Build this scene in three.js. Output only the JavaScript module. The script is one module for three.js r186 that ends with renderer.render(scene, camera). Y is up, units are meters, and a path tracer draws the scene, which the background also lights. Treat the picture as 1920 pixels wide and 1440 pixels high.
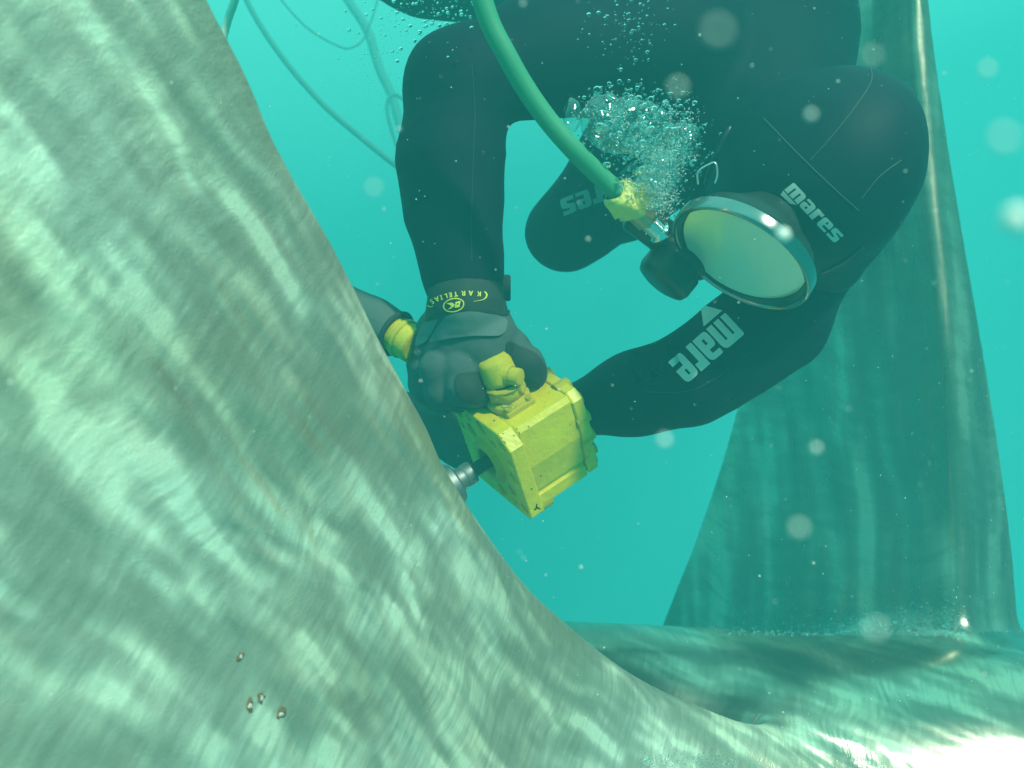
import * as THREE from 'three';
import { mergeGeometries } from 'three/addons/utils/BufferGeometryUtils.js';
import { TessellateModifier } from 'three/addons/modifiers/TessellateModifier.js';
import { RoundedBoxGeometry } from 'three/addons/geometries/RoundedBoxGeometry.js';
import { FontLoader } from 'three/addons/loaders/FontLoader.js';

// ---------------------------------------------------------------- camera, sky, sun, exposure
const scene = new THREE.Scene();
const renderer = new THREE.WebGLRenderer({ antialias: true });
renderer.toneMapping = THREE.LinearToneMapping;
renderer.toneMappingExposure = 1.5;
renderer.shadowMap.enabled = true;

const FOV = 40, W0 = 1920, H0 = 1440, FPX = H0 / 2 / Math.tan(THREE.MathUtils.degToRad(FOV / 2));
const camera = new THREE.PerspectiveCamera(FOV, 4 / 3, 0.02, 200);
camera.rotation.order = 'YXZ';
camera.rotation.set(THREE.MathUtils.degToRad(10), 0, THREE.MathUtils.degToRad(-12));
camera.focus = 1.26;
camera.userData.fStop = 8;
camera.updateMatrixWorld(true);
const CAM = camera.matrixWorld.clone(), CAMI = CAM.clone().invert();
const V = (x, y, z) => new THREE.Vector3(x, y, z);
const dirW = (x, y, z) => V(x, y, z).normalize().transformDirection(CAM);       // a direction seen from the diver's camera, in the world
const at = (px, py, d) => V((px - W0 / 2) / FPX * d, -(py - H0 / 2) / FPX * d, -d).applyMatrix4(CAM);   // a point of the place from where it is seen and how far off it is

const SUN = dirW(0.42, 0.66, 0.62);
{
  const w = 256, h = 128, data = new Float32Array(w * h * 4);
  const stops = [[-90, 0.006, 0.19, 0.192], [0, 0.008, 0.215, 0.213], [8, 0.010, 0.25, 0.242], [20, 0.022, 0.37, 0.34], [30, 0.13, 0.80, 0.67], [42, 0.36, 1.2, 0.98], [90, 0.5, 1.45, 1.25]];
  for (let j = 0; j < h; j++) {
    const e = ((j + 0.5) / h - 0.5) * 180;
    let k = 0; while (k < stops.length - 2 && e > stops[k + 1][0]) k++;
    const [e0, ...a] = stops[k], [e1, ...b] = stops[k + 1];
    let t = Math.min(1, Math.max(0, (e - e0) / (e1 - e0)));
    for (let i = 0; i < w; i++) {
      const o = (j * w + i) * 4;
      for (let c = 0; c < 3; c++) data[o + c] = a[c] + (b[c] - a[c]) * t;
      data[o + 3] = 1;
    }
  }
  const tex = new THREE.DataTexture(data, w, h, THREE.RGBAFormat, THREE.FloatType);
  tex.mapping = THREE.EquirectangularReflectionMapping;
  tex.magFilter = THREE.LinearFilter; tex.minFilter = THREE.LinearFilter; tex.needsUpdate = true;
  scene.background = tex; scene.environment = tex;
}
const sun = new THREE.DirectionalLight(new THREE.Color().setRGB(0.90, 1.0, 0.84), 5.0);
sun.position.copy(SUN).multiplyScalar(8);
sun.castShadow = true; sun.shadow.mapSize.set(2048, 2048); sun.shadow.radius = 6;
Object.assign(sun.shadow.camera, { left: -4, right: 4, top: 4, bottom: -4, near: 0.5, far: 20 });
scene.add(sun, sun.target);
scene.fog = new THREE.FogExp2(new THREE.Color().setRGB(0.10, 0.99, 0.96), 0.175);   // turbid green water

// ---------------------------------------------------------------- helpers
let seed = 12345;
const rnd = () => { seed = (seed + 0x6d2b79f5) | 0; let t = Math.imul(seed ^ (seed >>> 15), 1 | seed); t = (t + Math.imul(t ^ (t >>> 7), 61 | t)) ^ t; return ((t ^ (t >>> 14)) >>> 0) / 4294967296; };
const gauss = () => Math.sqrt(-2 * Math.log(rnd() + 1e-9)) * Math.cos(6.28318 * rnd());
const hash = (x, y, z) => { let h = Math.imul(x, 374761393) + Math.imul(y, 668265263) + Math.imul(z, 1274126177) | 0; h = Math.imul(h ^ (h >>> 13), 1274126177); return ((h ^ (h >>> 16)) >>> 0) / 4294967296; };
const fade = (t) => t * t * t * (t * (t * 6 - 15) + 10);
function noise3(x, y, z) {
  const ix = Math.floor(x), iy = Math.floor(y), iz = Math.floor(z), u = fade(x - ix), v = fade(y - iy), w = fade(z - iz);
  const l = (a, b, t) => a + (b - a) * t, H = (a, b, c) => hash(ix + a, iy + b, iz + c);
  return l(l(l(H(0, 0, 0), H(1, 0, 0), u), l(H(0, 1, 0), H(1, 1, 0), u), v), l(l(H(0, 0, 1), H(1, 0, 1), u), l(H(0, 1, 1), H(1, 1, 1), u), v), w) * 2 - 1;
}
const noise2 = (x, y) => noise3(x, y, 7.5);
const fbm2 = (x, y, n = 4) => { let s = 0, a = 0.5; for (let i = 0; i < n; i++) { s += a * noise3(x, y, i * 9.3); x *= 2.03; y *= 2.03; a *= 0.5; } return s; };
const used = {};
const numbered = (n) => { const k = used[n] = (used[n] ?? -1) + 1; return k ? `${n}_${String(k).padStart(3, '0')}` : n; };
function thing(name, label, category, pos, group) {
  const o = new THREE.Group(); o.name = numbered(name); o.position.copy(pos); scene.add(o);
  o.userData = { label, category }; if (group) o.userData.group = group;
  o.updateMatrixWorld(true);
  return o;
}
function obj(name, geo, mat, parent = scene) {                 // geometry is given in world space and kept relative to its parent
  const m = new THREE.Mesh(geo, mat); m.name = parent === scene ? numbered(name) : name;
  m.castShadow = m.receiveShadow = true;
  if (parent !== scene) { parent.updateWorldMatrix(true, false); geo.applyMatrix4(parent.matrixWorld.clone().invert()); }
  parent.add(m); return m;
}
function tag(o, label, category, group) { o.userData.label = label; o.userData.category = category; if (group) o.userData.group = group; return o; }
const std = (r, g, b, roughness = 0.6, metalness = 0, extra = {}) => new THREE.MeshPhysicalMaterial({ color: new THREE.Color().setRGB(r, g, b), roughness, metalness, ...extra });

// signed distances (plain numbers, for speed)
const smin = (a, b, k) => { const h = Math.max(k - Math.abs(a - b), 0) / k; return Math.min(a, b) - h * h * k * 0.25; };
function cone(A, B, ra, rb) {                                   // a round cone (capsule that tapers)
  const bx = B.x - A.x, by = B.y - A.y, bz = B.z - A.z, l2 = bx * bx + by * by + bz * bz || 1e-9;
  return (x, y, z) => {
    const px = x - A.x, py = y - A.y, pz = z - A.z, t = Math.min(1, Math.max(0, (px * bx + py * by + pz * bz) / l2));
    return Math.hypot(px - bx * t, py - by * t, pz - bz * t) - (ra + (rb - ra) * t);
  };
}
function ellipsoid(C, ax, r) {
  return (x, y, z) => {
    const p = V(x - C.x, y - C.y, z - C.z), a = p.dot(ax[0]) / r[0], b = p.dot(ax[1]) / r[1], c = p.dot(ax[2]) / r[2];
    const k0 = Math.hypot(a, b, c), k1 = Math.hypot(a / r[0], b / r[1], c / r[2]);
    return k1 < 1e-6 ? -Math.min(...r) : k0 * (k0 - 1) / k1;
  };
}
function gradient(f, x, y, z, e) {
  const gx = f(x + e, y, z) - f(x - e, y, z), gy = f(x, y + e, z) - f(x, y - e, z), gz = f(x, y, z + e) - f(x, y, z - e), l = Math.hypot(gx, gy, gz) || 1e-9;
  return [gx / l, gy / l, gz / l, l / (2 * e)];
}
function meshSDF(f, lo, hi, h, eps = h * 0.4) {                 // surface nets on a sparse grid, normals from the field
  const B = 8, nb = [0, 1, 2].map((c) => Math.ceil((hi.getComponent(c) - lo.getComponent(c)) / (h * B))), n = nb.map((k) => k * B + 1);
  const val = new Float32Array(n[0] * n[1] * n[2]).fill(1), done = new Uint8Array(val.length), I = (i, j, k) => (k * n[1] + j) * n[0] + i, blocks = [];
  const reach = B * h * 0.5 * 1.7321 * 1.3;
  for (let c = 0; c < nb[2]; c++) for (let b = 0; b < nb[1]; b++) for (let a = 0; a < nb[0]; a++) {
    if (Math.abs(f(lo.x + (a + 0.5) * B * h, lo.y + (b + 0.5) * B * h, lo.z + (c + 0.5) * B * h)) > reach) continue;
    blocks.push([a * B, b * B, c * B]);
    for (let k = c * B; k <= c * B + B; k++) for (let j = b * B; j <= b * B + B; j++) for (let i = a * B; i <= a * B + B; i++) {
      const q = I(i, j, k); if (done[q]) continue; done[q] = 1; val[q] = f(lo.x + i * h, lo.y + j * h, lo.z + k * h);
    }
  }
  const cell = new Map(), pos = [], nor = [], idx = [];
  const E = [[0, 1], [2, 3], [4, 5], [6, 7], [0, 2], [1, 3], [4, 6], [5, 7], [0, 4], [1, 5], [2, 6], [3, 7]];
  for (const [bi, bj, bk] of blocks) for (let k = bk; k < bk + B; k++) for (let j = bj; j < bj + B; j++) for (let i = bi; i < bi + B; i++) {
    const v = []; let m = 0;
    for (let c = 0; c < 8; c++) { v[c] = val[I(i + (c & 1), j + (c >> 1 & 1), k + (c >> 2))]; if (v[c] < 0) m |= 1 << c; }
    if (m === 0 || m === 255) continue;
    let sx = 0, sy = 0, sz = 0, cnt = 0;
    for (const [a, b] of E) if ((v[a] < 0) !== (v[b] < 0)) {
      const t = v[a] / (v[a] - v[b]);
      sx += (a & 1) + ((b & 1) - (a & 1)) * t; sy += (a >> 1 & 1) + ((b >> 1 & 1) - (a >> 1 & 1)) * t; sz += (a >> 2) + ((b >> 2) - (a >> 2)) * t; cnt++;
    }
    let x = lo.x + (i + sx / cnt) * h, y = lo.y + (j + sy / cnt) * h, z = lo.z + (k + sz / cnt) * h, g = gradient(f, x, y, z, eps);
    const d = f(x, y, z) / Math.max(g[3], 0.3), q = Math.max(-h, Math.min(h, d));
    x -= g[0] * q; y -= g[1] * q; z -= g[2] * q; g = gradient(f, x, y, z, eps);
    cell.set(I(i, j, k), pos.length / 3); pos.push(x, y, z); nor.push(g[0], g[1], g[2]);
  }
  const quad = (a, b, c, d) => {
    if (a === undefined || b === undefined || c === undefined || d === undefined) return;
    for (let [p, q, r] of [[a, b, c], [a, c, d]]) {
      const ux = pos[q * 3] - pos[p * 3], uy = pos[q * 3 + 1] - pos[p * 3 + 1], uz = pos[q * 3 + 2] - pos[p * 3 + 2], vx = pos[r * 3] - pos[p * 3], vy = pos[r * 3 + 1] - pos[p * 3 + 1], vz = pos[r * 3 + 2] - pos[p * 3 + 2];
      const s = (uy * vz - uz * vy) * nor[p * 3] + (uz * vx - ux * vz) * nor[p * 3 + 1] + (ux * vy - uy * vx) * nor[p * 3 + 2];
      s < 0 ? idx.push(p, r, q) : idx.push(p, q, r);
    }
  };
  for (const [bi, bj, bk] of blocks) for (let k = bk; k < bk + B; k++) for (let j = bj; j < bj + B; j++) for (let i = bi; i < bi + B; i++) {
    const s = val[I(i, j, k)] < 0, C = (a, b, c) => cell.get(I(i + a, j + b, k + c));
    if (j && k && s !== (val[I(i + 1, j, k)] < 0)) quad(C(0, 0, 0), C(0, -1, 0), C(0, -1, -1), C(0, 0, -1));
    if (i && k && s !== (val[I(i, j + 1, k)] < 0)) quad(C(0, 0, 0), C(-1, 0, 0), C(-1, 0, -1), C(0, 0, -1));
    if (i && j && s !== (val[I(i, j, k + 1)] < 0)) quad(C(0, 0, 0), C(-1, 0, 0), C(-1, -1, 0), C(0, -1, 0));
  }
  const g = new THREE.BufferGeometry();
  g.setAttribute('position', new THREE.Float32BufferAttribute(pos, 3)); g.setAttribute('normal', new THREE.Float32BufferAttribute(nor, 3)); g.setIndex(idx);
  return g;
}
function boundsOf(points, pad) { const b = new THREE.Box3().setFromPoints(points); b.expandByScalar(pad); return b; }
function march(f, px, py, d0 = 0.5, d1 = 2.6) {                 // where the line of sight through a pixel first meets a surface
  const o = at(px, py, d0), e = at(px, py, d1), dir = e.clone().sub(o), len = dir.length(); dir.divideScalar(len);
  for (let t = 0, i = 0; i < 300 && t < len; i++) {
    const d = f(o.x + dir.x * t, o.y + dir.y * t, o.z + dir.z * t);
    if (d < 2e-4) { const p = o.clone().addScaledVector(dir, t), g = gradient(f, p.x, p.y, p.z, 0.003); return { p, n: V(g[0], g[1], g[2]) }; }
    t += Math.max(d * 0.7, 1e-4);
  }
  return null;
}
// a flat print or panel laid on a curved surface: shapes in the plane, put on the surface f by place(x, y) -> [px, py]
function onSurface(f, shapes, place, lift, thick = 0, step = 3.0) {
  let g = new THREE.ShapeGeometry(shapes, 6).toNonIndexed();
  const p = g.attributes.position;
  for (let i = 0; i < p.count; i++) { const [x, y] = place(p.getX(i), p.getY(i)); p.setXYZ(i, x, y, 0); }
  g = new TessellateModifier(step, 7).modify(g);
  const q = g.attributes.position, nrm = new Float32Array(q.count * 3), ok = [];
  for (let i = 0; i < q.count; i++) {
    const r = march(f, q.getX(i), q.getY(i)); ok.push(!!r);
    if (r) { r.p.addScaledVector(r.n, lift); q.setXYZ(i, r.p.x, r.p.y, r.p.z); nrm.set([r.n.x, r.n.y, r.n.z], i * 3); }
  }
  const P = [], N = [];
  const put = (i, s) => { P.push(q.getX(i) + nrm[i * 3] * s, q.getY(i) + nrm[i * 3 + 1] * s, q.getZ(i) + nrm[i * 3 + 2] * s); N.push(nrm[i * 3], nrm[i * 3 + 1], nrm[i * 3 + 2]); };
  for (let i = 0; i < q.count; i += 3) {
    if (!(ok[i] && ok[i + 1] && ok[i + 2])) continue;
    const a = V(q.getX(i), q.getY(i), q.getZ(i)), b = V(q.getX(i + 1), q.getY(i + 1), q.getZ(i + 1)), c = V(q.getX(i + 2), q.getY(i + 2), q.getZ(i + 2));
    if (Math.max(a.distanceTo(b), b.distanceTo(c), c.distanceTo(a)) > 0.03) continue;
    const flip = b.clone().sub(a).cross(c.clone().sub(a)).dot(V(nrm[i * 3], nrm[i * 3 + 1], nrm[i * 3 + 2])) < 0;
    put(i, thick); put(flip ? i + 2 : i + 1, thick); put(flip ? i + 1 : i + 2, thick);
  }
  const out = new THREE.BufferGeometry();
  out.setAttribute('position', new THREE.Float32BufferAttribute(P, 3)); out.setAttribute('normal', new THREE.Float32BufferAttribute(N, 3));
  return out;
}
const curve = (pts) => new THREE.CatmullRomCurve3(pts, false, 'centripetal');
const tube = (pts, r, seg = 80, rs = 12) => new THREE.TubeGeometry(curve(pts), seg, r, rs, false);
function capped(pts, r, seg = 60, rs = 14) { const c = curve(pts), s = [0, 1].map((t) => new THREE.SphereGeometry(r, 12, 8).translate(...c.getPoint(t).toArray())); return mergeGeometries([new THREE.TubeGeometry(c, seg, r, rs, false), ...s]); }
function lathe(profile, from, axis, seg = 40) {                 // profile: [radius, along] pairs, turned about axis from a point
  const g = new THREE.LatheGeometry(profile.map(([r, y]) => new THREE.Vector2(Math.max(r, 1e-5), y)), seg);
  const q = new THREE.Quaternion().setFromUnitVectors(V(0, 1, 0), axis.clone().normalize());
  return g.applyQuaternion(q).translate(from.x, from.y, from.z);
}

// ---------------------------------------------------------------- textures
function floatTexture(w, h, f) { const d = new Float32Array(w * h); for (let j = 0, o = 0; j < h; j++) for (let i = 0; i < w; i++, o++) d[o] = f(i, j); const t = new THREE.DataTexture(d, w, h, THREE.RedFormat, THREE.FloatType); t.wrapS = t.wrapT = THREE.RepeatWrapping; t.magFilter = THREE.LinearFilter; t.needsUpdate = true; return t; }
function strokes(size, count, draw) {
  const c = document.createElement('canvas'); c.width = c.height = size; const g = c.getContext('2d');
  g.fillStyle = '#808080'; g.fillRect(0, 0, size, size); g.lineCap = 'round';
  for (let i = 0; i < count; i++) draw(g, i);
  return g.getImageData(0, 0, size, size).data;
}
// grinder swirls: short arcs of differing radius in overlapping patches
const SWIRL = 2048;
const swirl = strokes(SWIRL, 7000, (g) => {
  const cx = rnd() * SWIRL, cy = rnd() * SWIRL, R = 30 + rnd() * 90, a0 = -0.5 + gauss() * 0.5 + (rnd() < 0.25 ? 1.6 : 0), n = 6 + rnd() * 14 | 0;
  for (let k = 0; k < n; k++) {
    const r = R + k * (1.6 + rnd() * 2.4), v = rnd() < 0.5 ? 40 + rnd() * 60 : 150 + rnd() * 100, s = a0 + gauss() * 0.12;
    g.strokeStyle = `rgba(${v | 0},${v | 0},${v | 0},${(0.10 + rnd() * 0.22).toFixed(3)})`; g.lineWidth = 0.8 + rnd() * 1.8;
    for (const ox of [0, cx < SWIRL / 2 ? SWIRL : -SWIRL]) for (const oy of [0, cy < SWIRL / 2 ? SWIRL : -SWIRL]) { g.beginPath(); g.arc(cx + ox, cy + oy, r, s, s + 0.35 + rnd() * 0.6); g.stroke(); }
  }
});
const swirlAt = (i, j) => swirl[((j & (SWIRL - 1)) * SWIRL + (i & (SWIRL - 1))) * 4] / 255;
function wrapNoise(u, v, px, py, s) { // tileable value noise
  const x = u * px, y = v * py, ix = Math.floor(x), iy = Math.floor(y), a = fade(x - ix), b = fade(y - iy), H = (p, q) => hash(((p % px) + px) % px, ((q % py) + py) % py, s);
  return ((H(ix, iy) * (1 - a) + H(ix + 1, iy) * a) * (1 - b) + (H(ix, iy + 1) * (1 - a) + H(ix + 1, iy + 1) * a) * b) * 2 - 1;
}
// ground metal in metres of height: long shallow scoops left by the disc, each at its own tilt, and the fine hatch inside them
const TILE = 1 / 1.5, scoop = new Float32Array(SWIRL * SWIRL);
for (let k = 0; k < 620; k++) {
  const cx = rnd() * SWIRL, cy = rnd() * SWIRL, ang = gauss() * 0.22, ca = Math.cos(ang), sa = Math.sin(ang), la = 110 + rnd() * 260, lb = 26 + rnd() * 60, R = Math.ceil(la), tp = gauss() * 0.032, tq = gauss() * 0.04, dip = (rnd() - 0.35) * 0.2, px = TILE / SWIRL;
  for (let y = -R; y <= R; y++) for (let x = -R; x <= R; x++) {
    const p = (x * ca + y * sa), q = (-x * sa + y * ca), rr = (p / la) ** 2 + (q / lb) ** 2; if (rr >= 1) continue;
    const w = (1 - rr) * (1 - rr), X = Math.floor(cx + x) & (SWIRL - 1), Y = Math.floor(cy + y) & (SWIRL - 1);
    scoop[Y * SWIRL + X] += w * (tp * p + tq * q + dip * lb * 0.25 * (q / lb)) * px;
  }
}
const bumpSwirl = floatTexture(SWIRL, SWIRL, (i, j) => {
  const u = i / SWIRL, v = j / SWIRL, w = v + 0.012 * wrapNoise(u, v, 7, 5, 31), u2 = u + 0.02 * wrapNoise(u, v, 4, 9, 33);
  return scoop[j * SWIRL + i] + 0.0007 * swirlAt(i, j) + 0.0006 * wrapNoise(u, w, 5, 18, 21) + 0.00018 * wrapNoise(u2, w, 90, 14, 24) + 0.00016 * wrapNoise(u2, w, 190, 30, 25) * (0.5 + wrapNoise(u, v, 8, 20, 26)) + 0.00009 * wrapNoise(u, w, 420, 260, 27);
});
const roughSwirl = (() => {
  const n = 1024, d = new Uint8Array(n * n * 4);
  for (let j = 0, o = 0; j < n; j++) for (let i = 0; i < n; i++, o += 4) {
    const u = i / n, v = j / n, p = wrapNoise(u, v, 6, 14, 1) * 0.5 + wrapNoise(u, v, 13, 30, 2) * 0.3 + wrapNoise(u, v, 40, 90, 3) * 0.2;
    d[o] = d[o + 1] = d[o + 2] = Math.max(0, Math.min(255, 150 + p * 90 + (swirlAt(i * 2, j * 2) - 0.5) * 110)); d[o + 3] = 255;
  }
  const t = new THREE.DataTexture(d, n, n); t.wrapS = t.wrapT = THREE.RepeatWrapping; t.magFilter = THREE.LinearFilter; t.needsUpdate = true; return t;
})();
const swirlLightTint = (() => {       // rippling light bands painted into the metal colour, crossed by the hatch of the disc
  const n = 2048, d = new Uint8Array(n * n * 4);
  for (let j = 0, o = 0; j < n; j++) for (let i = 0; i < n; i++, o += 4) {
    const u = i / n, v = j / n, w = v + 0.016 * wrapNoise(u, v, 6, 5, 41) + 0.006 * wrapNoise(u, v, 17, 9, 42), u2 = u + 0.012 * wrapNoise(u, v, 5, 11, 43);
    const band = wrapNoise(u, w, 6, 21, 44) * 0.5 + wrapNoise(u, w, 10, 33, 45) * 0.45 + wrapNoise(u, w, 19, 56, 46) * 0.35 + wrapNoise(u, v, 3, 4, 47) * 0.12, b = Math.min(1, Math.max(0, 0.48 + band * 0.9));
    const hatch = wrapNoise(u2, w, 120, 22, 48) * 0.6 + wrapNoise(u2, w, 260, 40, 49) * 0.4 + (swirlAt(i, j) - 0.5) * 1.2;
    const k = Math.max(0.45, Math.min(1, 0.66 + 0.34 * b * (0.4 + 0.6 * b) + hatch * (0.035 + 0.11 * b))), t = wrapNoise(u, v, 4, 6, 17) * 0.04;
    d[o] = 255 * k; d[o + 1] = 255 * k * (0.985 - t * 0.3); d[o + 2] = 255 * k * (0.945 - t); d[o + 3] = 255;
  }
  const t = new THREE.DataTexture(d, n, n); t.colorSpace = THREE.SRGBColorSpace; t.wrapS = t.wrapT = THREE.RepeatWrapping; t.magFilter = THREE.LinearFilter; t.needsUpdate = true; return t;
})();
const paintMap = (() => {        // brushed-on yellow enamel: uneven coat, grime, small chips
  const n = 512, d = new Uint8Array(n * n * 4);
  for (let j = 0, o = 0; j < n; j++) for (let i = 0; i < n; i++, o += 4) {
    const u = i / n, v = j / n, p = wrapNoise(u, v, 5, 7, 51) * 0.5 + wrapNoise(u, v, 17, 13, 52) * 0.3 + wrapNoise(u, v, 60, 60, 53) * 0.2, chip = wrapNoise(u, v, 23, 29, 54) + 0.5 * wrapNoise(u, v, 70, 66, 55) > 1.2 ? 0.45 : 1, k = (0.96 + 0.05 * p) * chip;
    d[o] = Math.min(255, 250 * k); d[o + 1] = Math.min(255, 250 * k * (0.985 + 0.02 * p)); d[o + 2] = 255 * k; d[o + 3] = 255;
  }
  const t = new THREE.DataTexture(d, n, n); t.colorSpace = THREE.SRGBColorSpace; t.wrapS = t.wrapT = THREE.RepeatWrapping; t.magFilter = THREE.LinearFilter; t.repeat.set(7, 7); t.needsUpdate = true; return t;
})();
const paintBump = floatTexture(256, 256, (i, j) => wrapNoise(i / 256, j / 256, 20, 20, 61) * 0.6 + wrapNoise(i / 256, j / 256, 64, 64, 62) * 0.4); paintBump.repeat.set(7, 7);
const scaled = (t, x, y, rot = 0) => { const c = t.clone(); c.repeat.set(x, y); c.rotation = rot; c.needsUpdate = true; return c; };
const bronze = (rep, rough, bump, rot = 0, ry = rep) => std(0.98, 0.96, 0.80, rough, 0.6, { map: scaled(swirlLightTint, rep, ry, rot), roughnessMap: scaled(roughSwirl, rep, ry, rot), bumpMap: scaled(bumpSwirl, rep, ry, rot), bumpScale: bump });
const grainBump = floatTexture(256, 256, () => rnd());
const mats = {
  suit: std(0.002, 0.004, 0.017, 0.75, 0, { specularIntensity: 0.3 }),
  hood: std(0.005, 0.010, 0.024, 0.62, 0, { specularIntensity: 0.32 }),
  glove: std(0.050, 0.072, 0.075, 0.85), gloveDark: std(0.014, 0.018, 0.018, 0.8), pad: std(0.10, 0.135, 0.135, 0.8),
  suitSeam: std(0.015, 0.02, 0.03, 0.8),
  seam: std(0.05, 0.06, 0.06, 0.8),
  rubber: std(0.015, 0.018, 0.02, 0.35), chrome: std(0.86, 0.86, 0.84, 0.08, 1), steel: std(0.55, 0.55, 0.53, 0.28, 1),
  dull: std(0.20, 0.21, 0.21, 0.5, 0.8),
  brass: std(0.55, 0.38, 0.22, 0.4, 0.6), tape: std(0.72, 0.62, 0.16, 0.6), hose: std(0.035, 0.25, 0.13, 0.6),
  yellow: std(0.72, 0.60, 0.008, 0.46, 0, { clearcoat: 0.12, clearcoatRoughness: 0.4, map: paintMap, bumpMap: paintBump, bumpScale: 0.0003 }),
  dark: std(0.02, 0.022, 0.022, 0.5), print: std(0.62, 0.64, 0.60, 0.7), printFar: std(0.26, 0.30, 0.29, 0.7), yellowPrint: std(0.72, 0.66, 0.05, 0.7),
  sleeve: std(0.085, 0.11, 0.105, 0.95, 0, { specularIntensity: 0.2 }), rope: std(0.09, 0.24, 0.23, 0.8), paleRope: std(0.7, 0.72, 0.6, 0.7),
  bubble: new THREE.MeshPhysicalMaterial({ color: 0xffffff, roughness: 0, metalness: 0, transmission: 1, thickness: 0.01, ior: 0.752 }),
  pocket: new THREE.MeshPhysicalMaterial({ color: 0xe8f2ee, roughness: 0.05, metalness: 0, transmission: 1, thickness: 0, ior: 2.2 }),
  froth: std(0.9, 0.92, 0.9, 0.25, 0, { transmission: 0.55, ior: 1.33 }),
  snow: std(0.8, 0.78, 0.72, 0.9), shell: std(0.5, 0.45, 0.36, 0.8), rust: std(0.16, 0.09, 0.04, 0.9),
};

// ---------------------------------------------------------------- the ship's propeller
const prop = thing('ship_propeller', 'huge polished bronze ship propeller with swirled grinding marks, filling the left and the bottom right', 'propeller', at(1000, 1700, 1.55));
const C2W = (x, y, z) => V(x, y, z).applyMatrix4(CAM);
const hubC = C2W(0, -0.5632, -1.8011), hubAxis = dirW(1, -0.1957, -0.046), hubR = 0.1605;
const fHub = (x, y, z) => {
  const px = x - hubC.x, py = y - hubC.y, pz = z - hubC.z, t = px * hubAxis.x + py * hubAxis.y + pz * hubAxis.z;
  const r = Math.sqrt(Math.max(0, px * px + py * py + pz * pz - t * t)) - (hubR + 0.1334 * t), a = Math.abs(t - 0.1) - 1.15;
  return Math.min(Math.max(r, a), 0) + Math.hypot(Math.max(r, 0), Math.max(a, 0));
};
// near blade: a thick plate with an elliptical nose along the edge that is seen
const bN = dirW(0.905, 0.069, 0.418), bD = 0.56;                 // plane: p . bN = -bD (the camera is at the origin)
const bE = at(370, 0, 1).sub(at(1040, 1160, 1)).normalize();
bE.addScaledVector(bN, -bE.dot(bN)).normalize();
const onPlane = (px, py) => { const d = at(px, py, 1); return d.multiplyScalar(-bD / d.dot(bN)); };
const b0 = onPlane(1040, 1160);
{ const e = onPlane(370, 0).sub(b0); bE.copy(e.normalize()); }
const bL = bN.clone().cross(bE); if (bL.dot(dirW(-1, 0, 0.3)) < 0) bL.negate();
const edgePx = [[232, -330], [300, -160], [352, -8], [434, 150], [512, 312], [592, 455], [690, 640], [786, 800], [868, 935], [942, 1050], [1030, 1165], [1130, 1290], [1260, 1420]];
const edge = edgePx.map(([x, y]) => { const p = onPlane(x, y).sub(b0); return [p.dot(bE), p.dot(bL)]; }).sort((a, b) => a[0] - b[0]);
function table(t, s) { if (s <= t[0][0]) return t[0][1] + (s - t[0][0]) * (t[1][1] - t[0][1]) / (t[1][0] - t[0][0]); for (let i = 1; i < t.length; i++) if (s <= t[i][0] || i === t.length - 1) { const k = (s - t[i - 1][0]) / (t[i][0] - t[i - 1][0]), a = t[i - 1][1], b = t[i][1], m0 = i > 1 ? (b - t[i - 2][1]) / (t[i][0] - t[i - 2][0]) * (t[i][0] - t[i - 1][0]) : b - a, m1 = i < t.length - 1 ? (t[i + 1][1] - a) / (t[i + 1][0] - t[i - 1][0]) * (t[i][0] - t[i - 1][0]) : b - a; return (2 * k * k * k - 3 * k * k + 1) * a + (k * k * k - 2 * k * k + k) * m0 + (-2 * k * k * k + 3 * k * k) * b + (k * k * k - k * k) * m1; } }
const bladeST = (x, y, z) => { const px = x - b0.x, py = y - b0.y, pz = z - b0.z; return [px * bE.x + py * bE.y + pz * bE.z, px * bL.x + py * bL.y + pz * bL.z, px * bN.x + py * bN.y + pz * bN.z]; };
const NOSE = 0.075, THK = 0.026;
const fBlade = (x, y, z) => {
  const [s, l, n0] = bladeST(x, y, z), le = l - table(edge, s); let n = n0 + 0.10 * Math.max(0, le) * Math.max(0, le) - 0.012 * s * s;
  n -= 0.9 * Math.max(0, 0.12 - s) ** 2;
  const end = Math.max(s - 1.35, -s - 0.75, le - 0.95), T = THK + 0.02 * Math.max(0, Math.min(1, 0.3 - s)), u = Math.min(0, le - NOSE) / NOSE * T;
  let d = Math.hypot(u, n) - T;
  if (le > NOSE) d = Math.abs(n) - T;
  if (Math.abs(d) < 0.03) d -= (0.0026 * noise2(s * 5.5 + l * 2, l * 19 - s * 3) + 0.0013 * noise2(s * 11 + 40, l * 38 - s * 7) + 0.002 * noise2(s * 3 + 9, l * 6));
  return Math.max(d, end);
};
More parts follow.
